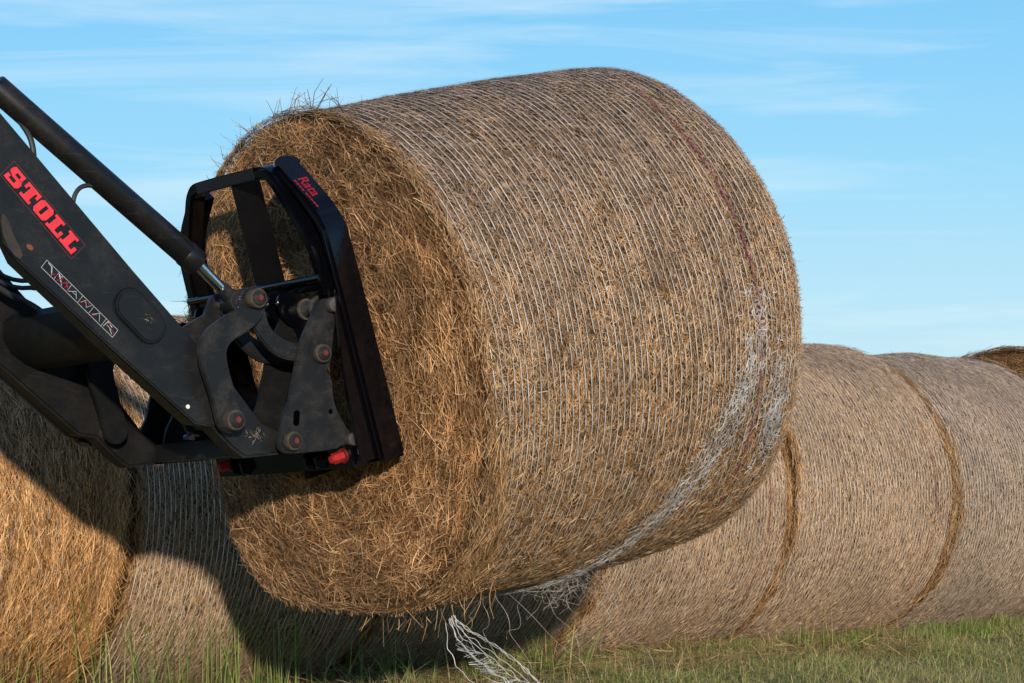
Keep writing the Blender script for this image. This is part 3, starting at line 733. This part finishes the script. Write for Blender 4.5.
# worn label strip on the flange
lo_ = np.array([-1.093, .193]); ld = np.array([.199, -.170]); lw = np.linalg.norm(ld); ld /= lw; ln_ = np.array([-ld[1], ld[0]]); LH = .026
cells = [0, .17, .345, .50, .655, .83, 1.0]
q = outline_rect(lo_, ld, ln_, 0, 0, lw, LH, .0012)
for c in cells[1:-1]:
    P = lambda a, b: lo_ + ld * a + ln_ * b
    q.append([P(c * lw, .002), P(c * lw + .001, .002), P(c * lw + .001, LH - .002), P(c * lw, LH - .002)])
def stroke(x0, y0, x1, y1, t):
    a = lo_ + ld * x0 * lw + ln_ * y0 * LH; b = lo_ + ld * x1 * lw + ln_ * y1 * LH; d = (b - a); d /= np.linalg.norm(d); n = np.array([-d[1], d[0]]) * t / 2
    return [a - n, b - n, b + n, a + n]
W_ = [(.03, .85, .08, .82, .002), (.08, .82, .115, .35, .003), (.115, .35, .13, .12, .0016), (.18, .85, .25, .3, .003), (.25, .3, .27, .12, .002), (.19, .6, .23, .85, .0014), (.36, .2, .42, .75, .0012), (.42, .75, .47, .2, .0012), (.39, .45, .45, .45, .001), (.52, .2, .55, .8, .0012), (.55, .8, .60, .3, .0012), (.60, .3, .63, .85, .001), (.69, .2, .74, .85, .0012), (.74, .85, .79, .2, .0012), (.85, .15, .86, .85, .0018), (.86, .85, .93, .7, .0022), (.87, .5, .95, .45, .0012), (.92, .4, .97, .15, .0015)]
Rr = [(.12, .2, .15, .5, .0024), (.16, .15, .17, .6, .0022), (.20, .15, .24, .7, .0028), (.24, .2, .31, .8, .0028), (.28, .75, .33, .35, .0034), (.30, .2, .33, .6, .002), (.34, .15, .37, .4, .0018), (.53, .6, .58, .5, .002), (.58, .8, .62, .6, .0016), (.51, .15, .53, .3, .002), (.70, .2, .73, .5, .002), (.67, .1, .69, .3, .0014), (.86, .65, .91, .9, .003), (.93, .5, .98, .35, .002)]
lb = sheet(q + [stroke(*s_) for s_ in W_], -.3226, 'label_strip', M_white, near)
sheet([stroke(*s_) for s_ in Rr], -.3248, 'label_print', M_redtxt2, near)

# ------------------------------------------------------------------ bale fork
ft = .272
fx = u * math.cos(ft) + wp * math.sin(ft); fw = -u * math.sin(ft) + wp * math.cos(ft)
O2 = F0 + u * -.0264 + vp * .01334 + wp * -.3056
fork = tag(empty('bale_fork', mat(O2, fx, vp, fw)), 'glossy black tubular bale fork frame pressed against the end of the lifted bale', 'bale fork')
CV = -.035; HW = .37
side = [(-HW, .03), (-HW, .655), (-HW + .012, .70), (-HW + .045, .755), (-.222, .868)]
def ribbon_outline(path, t):
    p = [np.array(q, float) for q in path]; Lf, Rt = [], []
    for i, q in enumerate(p):
        d1 = p[min(i + 1, len(p) - 1)] - p[max(i - 1, 0)]; d1 /= np.linalg.norm(d1); n = np.array([-d1[1], d1[0]]) * t / 2
        Lf.append(q + n); Rt.append(q - n)
    return [tuple(a) for a in Lf] + [tuple(a) for a in Rt[::-1]]
def sm(path, it=2): return chaikin(path, it, False)
for sg in (1, -1):
    path = [(CV + sg * a, b) for a, b in side]
    if sg == -1: path[-1] = (CV + .235, .845)
    bm = BM(); ol = ribbon_outline(sm(path, 2), .030)
    # rounded top end
    ex(bm, ol, -.085, 0, 'x', .012)
    e = path[-1]
    nm = done('side_member', bm, M_fork, fork, 60)
    d = np.array(path[-1]) - np.array(path[-2]); d /= np.linalg.norm(d); nv = np.array([-d[1], d[0]])
    if sg == 1:        # half-round end cap in the plane of the member
        bm = BM(); A, Bv = [], []
        for t in np.linspace(0, math.pi, 16):
            c = np.array(e) + d * (.032 * math.sin(t) - .0005); a = -.0425 + .0425 * math.cos(t)
            A.append(bm.verts.new((a, *(c + nv * .0149)))); Bv.append(bm.verts.new((a, *(c - nv * .0149))))
        bm.faces.new(A); bm.faces.new(Bv[::-1])
        for i in range(len(A)): bm.faces.new((A[i], Bv[i], Bv[(i + 1) % len(A)], A[(i + 1) % len(A)]))
        done('end_cap', bm, M_fork, nm)
    # widening gusset plate at the bottom of the side member, toward the loader
    s_ = CV + sg * (HW - .012)
    bm = BM(); ex(bm, [(-.082, .52), (-.10, .44), (-.122, .30), (-.140, .05), (-.02, .032), (-.02, .52)], s_ - .006, s_ + .006, 'y', .002); done('gusset_plate', bm, M_fork, fork)
# inner loop: top bar with rounded corners carried down both sides
loop = [(-.325, .50), (-.325, .63), (-.30, .69), (-.225, .83), (-.195, .866), (-.15, .872), (.15, .872), (.195, .866), (.225, .83), (.30, .69), (.325, .63), (.325, .50)]
loop = [(CV + a, b) for a, b in loop]
bm = BM(); ex(bm, ribbon_outline(sm(loop, 2), .036), -.105, -.052, 'x', .010); lp = done('top_loop', bm, M_fork, fork, 60)
bm = BM(); ex(bm, [(CV - .15, .8565), (CV + .15, .8565), (CV + .15, .887), (CV - .15, .887)], -.108, -.1052, 'x', .001); done('top_plate', bm, metal_paint('satin_plate', (.007, .007, .008), (.06, .06, .06), .1, .5, 8.0, .3), lp)
for yv, t in ((-.055, .012),):
    bm = BM(); ex(bm, [(-.100, .0), (-.006, .0), (-.006, .860), (-.100, .860)], yv - t / 2, yv + t / 2, 'y', .002); up = done('upright', bm, metal_paint('satin_upright', (.002, .002, .0025), (.05, .05, .05), .05, .3, 8.0, .3), fork)
bm = BM(); ex(bm, [(CV - HW + .02, .522), (CV + HW - .02, .522), (CV + HW - .02, .552), (CV - HW + .02, .552)], -.098, -.062, 'x', .006); mrail = done('middle_rail', bm, M_fork, fork)
bm = BM(); cyl(bm, (-.104, CV - HW + .03, .556), (-.104, CV + HW - .03, .556), .011); done('rail_highlight_tube', bm, M_fork, mrail)  # round tube added in front of the rail to catch a highlight
bm = BM(); cyl(bm, (-.08, CV - HW + .05, .556), (-.08, CV - HW + .075, .556), .014); done('rail_bolt', bm, M_fork, fork); bm = BM(); cyl(bm, (-.08, CV + HW - .08, .556), (-.08, CV + HW - .06, .556), .014); done('rail_bolt', bm, M_fork, fork)
bm = BM(); ex(bm, [(-.15, .035), (-.002, .03), (-.002, .09), (-.15, .09)], CV - HW + .02, CV + HW - .02, 'y', .008); done('bottom_beam', bm, M_fork, fork)
# mounting hooks toward the tool carriers
for yy in (-.235, .145):
    for dy in (0, .05):
        bm = BM(); ex(bm, chaikin([(-.06, .04), (-.06, .50), (-.10, .53), (-.155, .54), (-.175, .51), (-.16, .46), (-.12, .43), (-.11, .15), (-.175, .09), (-.175, .035)], 1), yy + dy - .006, yy + dy + .006, 'y', .002); done('mounting_hook', bm, M_fork, fork)
for yy in (-.345, CV + .262):
    bm = BM(); tp = []
    cyl(bm, (-.15, yy, .072), (1.0, yy, .072), .019, .006, 20); tn = done('tine', bm, M_fork, fork)
    bm = BM(); hexprism(bm, (yy, .072), .0155, -.190, -.156, 'x'); cyl(bm, (-.1905, yy, .072), (-.197, yy, .072), .010); done('tine_nut', bm, M_red, tn)
    bm = BM(); cyl(bm, (-.1505, yy + .0, .072), (-.157, yy, .072), .021); done('nut_washer', bm, plain('dark_red_washer', (.12, .01, .01), .5), tn)

# lettering on the slanted near side
def text_mesh(s, size):
    c = bpy.data.curves.new('txt', 'FONT'); c.body = s; c.size = size; c.offset = size * .018; c.resolution_u = 3
    o = bpy.data.objects.new('txt', c); COL.objects.link(o); bpy.context.view_layer.update()
    me = bpy.data.meshes.new_from_object(o.evaluated_get(bpy.context.evaluated_depsgraph_get()))
    bpy.data.objects.remove(o); bpy.data.curves.remove(c); return me
p0 = np.array([CV - HW + .045, .755]); p1 = np.array([CV - .222, .868]); d = (p0 - p1) / np.linalg.norm(p0 - p1)   # down the member
nrm = np.array([-1., 0])  ; outn = np.array([d[1], -d[0]])
if outn[0] > 0: outn = -outn
me = text_mesh('Rata', .044)
st = p1 + d * .062 + outn * .0158
Xa = Vector((0, d[0], d[1])); Za = Vector((0, outn[0], outn[1])); Ya = Za.cross(Xa)
T_ = Matrix(((Xa.x, Ya.x, Za.x, -.056), (Xa.y, Ya.y, Za.y, st[0]), (Xa.z, Ya.z, Za.z, st[1]), (0, 0, 0, 1)))
print('Ya', Ya)
me.transform(T_); link('lettering', me, M_redtxt2, fork)
vs, fs = [], []
for k in range(9):
    a = .004 + k * .0125 + (.006 if k > 3 else 0); w_ = .0095
    for (xx, yy) in ((a, -.014), (a + w_, -.014), (a + w_, -.0085), (a, -.0085)): vs.append(T_ @ Vector((xx, yy, 0)))
    fs.append((4 * k, 4 * k + 1, 4 * k + 2, 4 * k + 3))
me = bpy.data.meshes.new('small_print'); me.from_pydata([tuple(q) for q in vs], [], fs); link('small_print', me, M_redtxt2, fork)

# ------------------------------------------------------------------ ground and grass
m, nt, b = newmat('field_soil'); L = nt.links
tc = N(nt, 'ShaderNodeTexCoord'); n1 = N(nt, 'ShaderNodeTexNoise', i_Scale=1.3, i_Detail=8.0, i_Roughness=.7); n2 = N(nt, 'ShaderNodeTexNoise', i_Scale=40.0, i_Detail=5.0)
L.new(tc.outputs['Object'], n1.inputs['Vector']); L.new(tc.outputs['Object'], n2.inputs['Vector'])
r1 = ramp(nt, [(.35, (.07, .085, .03)), (.5, (.13, .13, .05)), (.68, (.22, .18, .08))]); L.new(n1.outputs['Fac'], r1.inputs[0])
r2 = ramp(nt, [(.3, (.45, .45, .45)), (.7, (1.1, 1.1, 1.1))]); L.new(n2.outputs['Fac'], r2.inputs[0])
mx = N(nt, 'ShaderNodeMix', data_type='RGBA', blend_type='MULTIPLY'); mx.inputs[0].default_value = 1
L.new(r1.outputs[0], mx.inputs[6]); L.new(r2.outputs[0], mx.inputs[7]); L.new(mx.outputs[2], b.inputs['Base Color']); b.inputs['Roughness'].default_value = .95
gx = np.concatenate([[-600, -200, -60, -20], np.linspace(-8, 14, 67), [25, 60, 200, 600]]); gy = np.concatenate([[-300, -80, -20, -4], np.linspace(0, 26, 79), [40, 80, 250, 900]])
def gz(x, y):
    f = np.clip(1 - (np.abs(x - 3) - 8) / 6, 0, 1) * np.clip(1 - (np.abs(y - 12) - 11) / 4, 0, 1)
    return (-.03 + .015 * np.sin(x * 1.7 + 1) * np.sin(y * 1.3) + .008 * np.sin(x * 4.1 + y * 3.3)) * f
X, Y_ = np.meshgrid(gx, gy); V = np.stack([X, Y_, gz(X, Y_)], -1).reshape(-1, 3); nx, ny = len(gx), len(gy)
i = np.arange(ny - 1)[:, None] * nx; j = np.arange(nx - 1)[None]
F = np.stack([i + j, i + j + 1, i + nx + j + 1, i + nx + j], -1).reshape(-1, 4)
me = bpy.data.meshes.new('ground'); me.from_pydata(V.tolist(), [], F.tolist()); me.polygons.foreach_set('use_smooth', np.ones(len(F), bool))
tag(link('ground', me, m), kind='structure')

def blades(x, y, h, w, cols, lean=.35, k=4, bend=.5):
    n = len(x); P = np.stack([x, y, gz(x, y) - .01], -1)
    a = rng.uniform(0, 6.28, n); dirv = np.stack([np.cos(a), np.sin(a), np.zeros(n)], -1)
    ln = np.abs(rng.normal(0, lean, n)); f = rng.uniform(0, 6.28, n); S = np.stack([np.cos(f), np.sin(f), np.zeros(n)], -1)
    V = np.zeros((n, k, 2, 3))
    for q in range(k):
        t = q / (k - 1); c = P + np.array([0, 0, 1.]) * (h * t * (1 - .35 * t * np.minimum(ln, 1)))[:, None] + dirv * (h * (ln * t * .6 + ln * bend * t * t))[:, None]
        ww = w * (1 - t) ** .7 + .0003
        V[:, q, 0] = c + S * ww[:, None] / 2; V[:, q, 1] = c - S * ww[:, None] / 2
    base = np.arange(n) * 2 * k
    F = np.concatenate([np.stack([base + 2 * q, base + 2 * q + 1, base + 2 * q + 3, base + 2 * q + 2], 1) for q in range(k - 1)])
    return V.reshape(-1, 3), F, np.repeat(cols, 2 * k, axis=0)
PG = np.array([(.12, .17, .035), (.08, .125, .025), (.17, .20, .055), (.24, .215, .08), (.36, .28, .13), (.05, .08, .018), (.30, .21, .09)])
def rowline(x): # front foot line of the row
    return 11.473 + (x - .85) * math.cos(a2) / math.sin(a2)
def field(n, x0, x1, off0, off1, hh, ww, wts, lean, clump=True):
    x = rng.uniform(x0, x1, n); y = rowline(x) - rng.uniform(off0, off1, n)
    c = .5 + .5 * np.sin(x * 5.3 + np.sin(y * 3.1) * 2) * np.sin(y * 4.7 + x * 1.3)
    h = rng.uniform(*hh, n) * (.55 + .8 * c)
    cols = PG[rng.choice(len(PG), n, p=wts)] * rng.uniform(.75, 1.25, (n, 1))
    dry = .5 + .5 * np.sin(x * 2.1 + 4) * np.sin(y * 2.7 + 1.5)
    cols = cols * (1 - .30 * dry[:, None]) + np.array([.30, .235, .11]) * .30 * dry[:, None] * rng.uniform(.6, 1.2, (n, 1))
    return blades(x, y, h, rng.uniform(*ww, n), cols, lean)
W1 = [.22, .2, .17, .14, .09, .1, .08]
def tufts(nt_, per, x0, x1, o0, o1, hh, wts, spread=.05, lean=.7):
    cx = np.repeat(rng.uniform(x0, x1, nt_), per); co_ = np.repeat(rng.uniform(o0, o1, nt_), per); hs = np.repeat(rng.uniform(.5, 1.1, nt_), per); n = nt_ * per
    x = cx + rng.normal(0, spread, n); y = rowline(cx) - co_ + rng.normal(0, spread * .7, n)
    return blades(x, y, rng.uniform(*hh, n) * hs, rng.uniform(.0025, .0055, n), PG[rng.choice(len(PG), n, p=wts)] * rng.uniform(.75, 1.25, (n, 1)), lean, 5, .8)
gb = [tufts(110, 60, -2.8, 4.0, .45, .95, (.045, .15), [.36, .3, .2, .05, .03, .05, .01]), tufts(150, 45, -2.8, 4.2, .9, 3.6, (.04, .12), [.2, .15, .2, .15, .14, .06, .1], .07, 1.2),
      field(210000, -3.1, 4.3, .15, 4.6, (.015, .055), (.0025, .005), W1, 1.6),
      field(9000, -3.4, 5.4, .5, 1.1, (.03, .085), (.003, .0055), [.34, .3, .15, .05, .03, .1, .03], .8),
      field(26000, -3.4, 5.4, .2, 4.2, (.05, .13), (.0015, .003), [.05, .05, .1, .2, .3, .05, .25], 2.4)]
tag(link('grass', mesh_blocks('grass', gb), straw_mat('grass_blade', 1.6, transl=.3)), 'short green and dry grass growing along the foot of the bale row', 'grass', kind='stuff')
# taller, thinner stalks before the left bales and under the lifted bale
def stalks(n, x0, x1, o0, o1, hh, wts, lean, ww=(.003, .006)):
    x = rng.uniform(x0, x1, n); cl = rng.normal(0, .03, n); cen = rng.uniform(x0, x1, max(3, n // 9)); x = cen[rng.integers(0, len(cen), n)] + cl
    y = rowline(x) - rng.uniform(o0, o1, n)
    return blades(x, y, rng.uniform(*hh, n), rng.uniform(*ww, n), PG[rng.choice(len(PG), n, p=wts)] * rng.uniform(.8, 1.3, (n, 1)), lean, 6, .9)
WS = [.3, .2, .25, .12, .06, .05, .02]
sb = [stalks(110, -1.55, -.75, .78, 1.0, (.25, .62), WS, .22), stalks(26, -1.15, -1.0, .8, 1.0, (.40, .72), WS, .16), stalks(160, -.75, .35, .8, 1.2, (.15, .34), WS, .5),
      stalks(70, -2.0, -1.5, .7, .95, (.15, .32), WS, .6), stalks(34, .9, 3.4, .8, 1.5, (.10, .22), [.15, .1, .2, .2, .2, .05, .1], .35, (.002, .004)),
      stalks(5, 1.3, 1.6, .9, 1.2, (.3, .42), WS, .08, (.003, .004))]
tag(link('long_grass', mesh_blocks('long_grass', sb), straw_mat('long_grass_blade', 1.3, transl=.3)), 'long thin green grass stalks rising before the shaded bales', 'grass', kind='stuff')
# fallen straw under the lifted bale
n = 5000; x = rng.uniform(-2.6, 2.0, n); y = rowline(x) - rng.uniform(.4, 1.6, n); P = np.stack([x, y, gz(x, y) + rng.uniform(.01, .07, n)], -1)
T = rng.normal(0, 1, (n, 3)); T[:, 2] *= .3
tag(link('fallen_straw', mesh_blocks('fallen_straw', [ribbons(P, T, np.tile([0, 0, 1.], (n, 1)), rng.uniform(.05, .16, n), rng.uniform(.002, .003, n), rng.uniform(0, .6, n), pick(PAL_GOLD * .8, n), 4)]), M_straw), 'dry straw lying in the grass beneath the bales', 'straw', kind='stuff')

# ------------------------------------------------------------------ light, sky, camera
SUN_EL, SUN_AZ = 10.5, 8.5        # azimuth to the right of straight behind the camera
el, az = R_(SUN_EL), R_(SUN_AZ)
sd = Vector((math.sin(az) * math.cos(el), -math.cos(az) * math.cos(el), math.sin(el)))
sl = bpy.data.lights.new('sun', 'SUN'); sl.energy = 5.0; sl.angle = R_(1.3); sl.color = (1, .90, .78)
so = bpy.data.objects.new('sun', sl); COL.objects.link(so); so.rotation_euler = sd.to_track_quat('Z', 'Y').to_euler()
w = bpy.data.worlds.new('World'); scene.world = w; w.use_nodes = True; nt = w.node_tree; L = nt.links
bg = nt.nodes['Background']
sky = N(nt, 'ShaderNodeTexSky', sky_type='NISHITA', sun_disc=False); sky.sun_elevation = el
sky.sun_rotation = math.atan2(sd.x, sd.y)
sky.air_density = 1.0; sky.dust_density = .6; sky.ozone_density = 2.0; sky.altitude = 100
tc = N(nt, 'ShaderNodeTexCoord'); mp = N(nt, 'ShaderNodeMapping'); mp.inputs['Scale'].default_value = (2.4, 2.4, 26.0); mp.inputs['Location'].default_value = (1.3, .4, .35); mp.inputs['Rotation'].default_value = (.0, .10, 0)
L.new(tc.outputs['Generated'], mp.inputs['Vector'])
c1 = N(nt, 'ShaderNodeTexNoise', i_Scale=1.6, i_Detail=7.0, i_Roughness=.58, i_Distortion=.6); L.new(mp.outputs[0], c1.inputs['Vector'])
cr = ramp(nt, [(.50, (0, 0, 0)), (.80, (1, 1, 1))]); L.new(c1.outputs['Fac'], cr.inputs[0])
tint = N(nt, 'ShaderNodeMix', data_type='RGBA', blend_type='MULTIPLY'); tint.inputs[0].default_value = 1; tint.inputs[7].default_value = (.86, 1.0, 1.19, 1)
L.new(sky.outputs[0], tint.inputs[6])
mxc = N(nt, 'ShaderNodeMix', data_type='RGBA'); mxc.inputs[7].default_value = (6.6, 7.6, 8.0, 1)
sx_ = N(nt, 'ShaderNodeSeparateXYZ'); L.new(tc.outputs['Generated'], sx_.inputs[0])
K_ = 1.04 / .125
gr = ramp(nt, [(0, (.66, .84, .91)), (.07, (.47, .77, .94)), (.13, (.32, .69, .95)), (.21, (.20, .58, .94)), (.38, (.09, .33, .70)), (.75, (.035, .15, .42))]); L.new(sx_.outputs[2], gr.inputs[0])
gk = N(nt, 'ShaderNodeVectorMath', operation='SCALE'); gk.inputs['Scale'].default_value = K_; L.new(gr.outputs[0], gk.inputs[0])
fz = N(nt, 'ShaderNodeMapRange'); fz.inputs[1].default_value = .2; fz.inputs[2].default_value = .7; fz.inputs[3].default_value = .88; fz.inputs[4].default_value = .6; L.new(sx_.outputs[2], fz.inputs[0])
hz = N(nt, 'ShaderNodeMix', data_type='RGBA'); L.new(fz.outputs[0], hz.inputs[0]); L.new(tint.outputs[2], hz.inputs[6]); L.new(gk.outputs[0], hz.inputs[7])
ms = N(nt, 'ShaderNodeMath', operation='MULTIPLY'); L.new(cr.outputs[0], ms.inputs[0]); ms.inputs[1].default_value = .6
L.new(ms.outputs[0], mxc.inputs[0]); L.new(hz.outputs[2], mxc.inputs[6]); L.new(mxc.outputs[2], bg.inputs['Color'])
bg.inputs['Strength'].default_value = .125

cam = bpy.data.cameras.new('camera'); cam.sensor_width = 36; cam.lens = 2300 * 36 / 1024; cam.clip_end = 3000; cam.clip_start = .05
co = bpy.data.objects.new('camera', cam); COL.objects.link(co); co.location = (0, 0, .905)
co.rotation_euler = (R_(90) + math.atan(114.5 / 2300), 0, 0); scene.camera = co
scene.view_settings.view_transform = 'Standard'; scene.view_settings.look = 'None'; scene.view_settings.exposure = 0
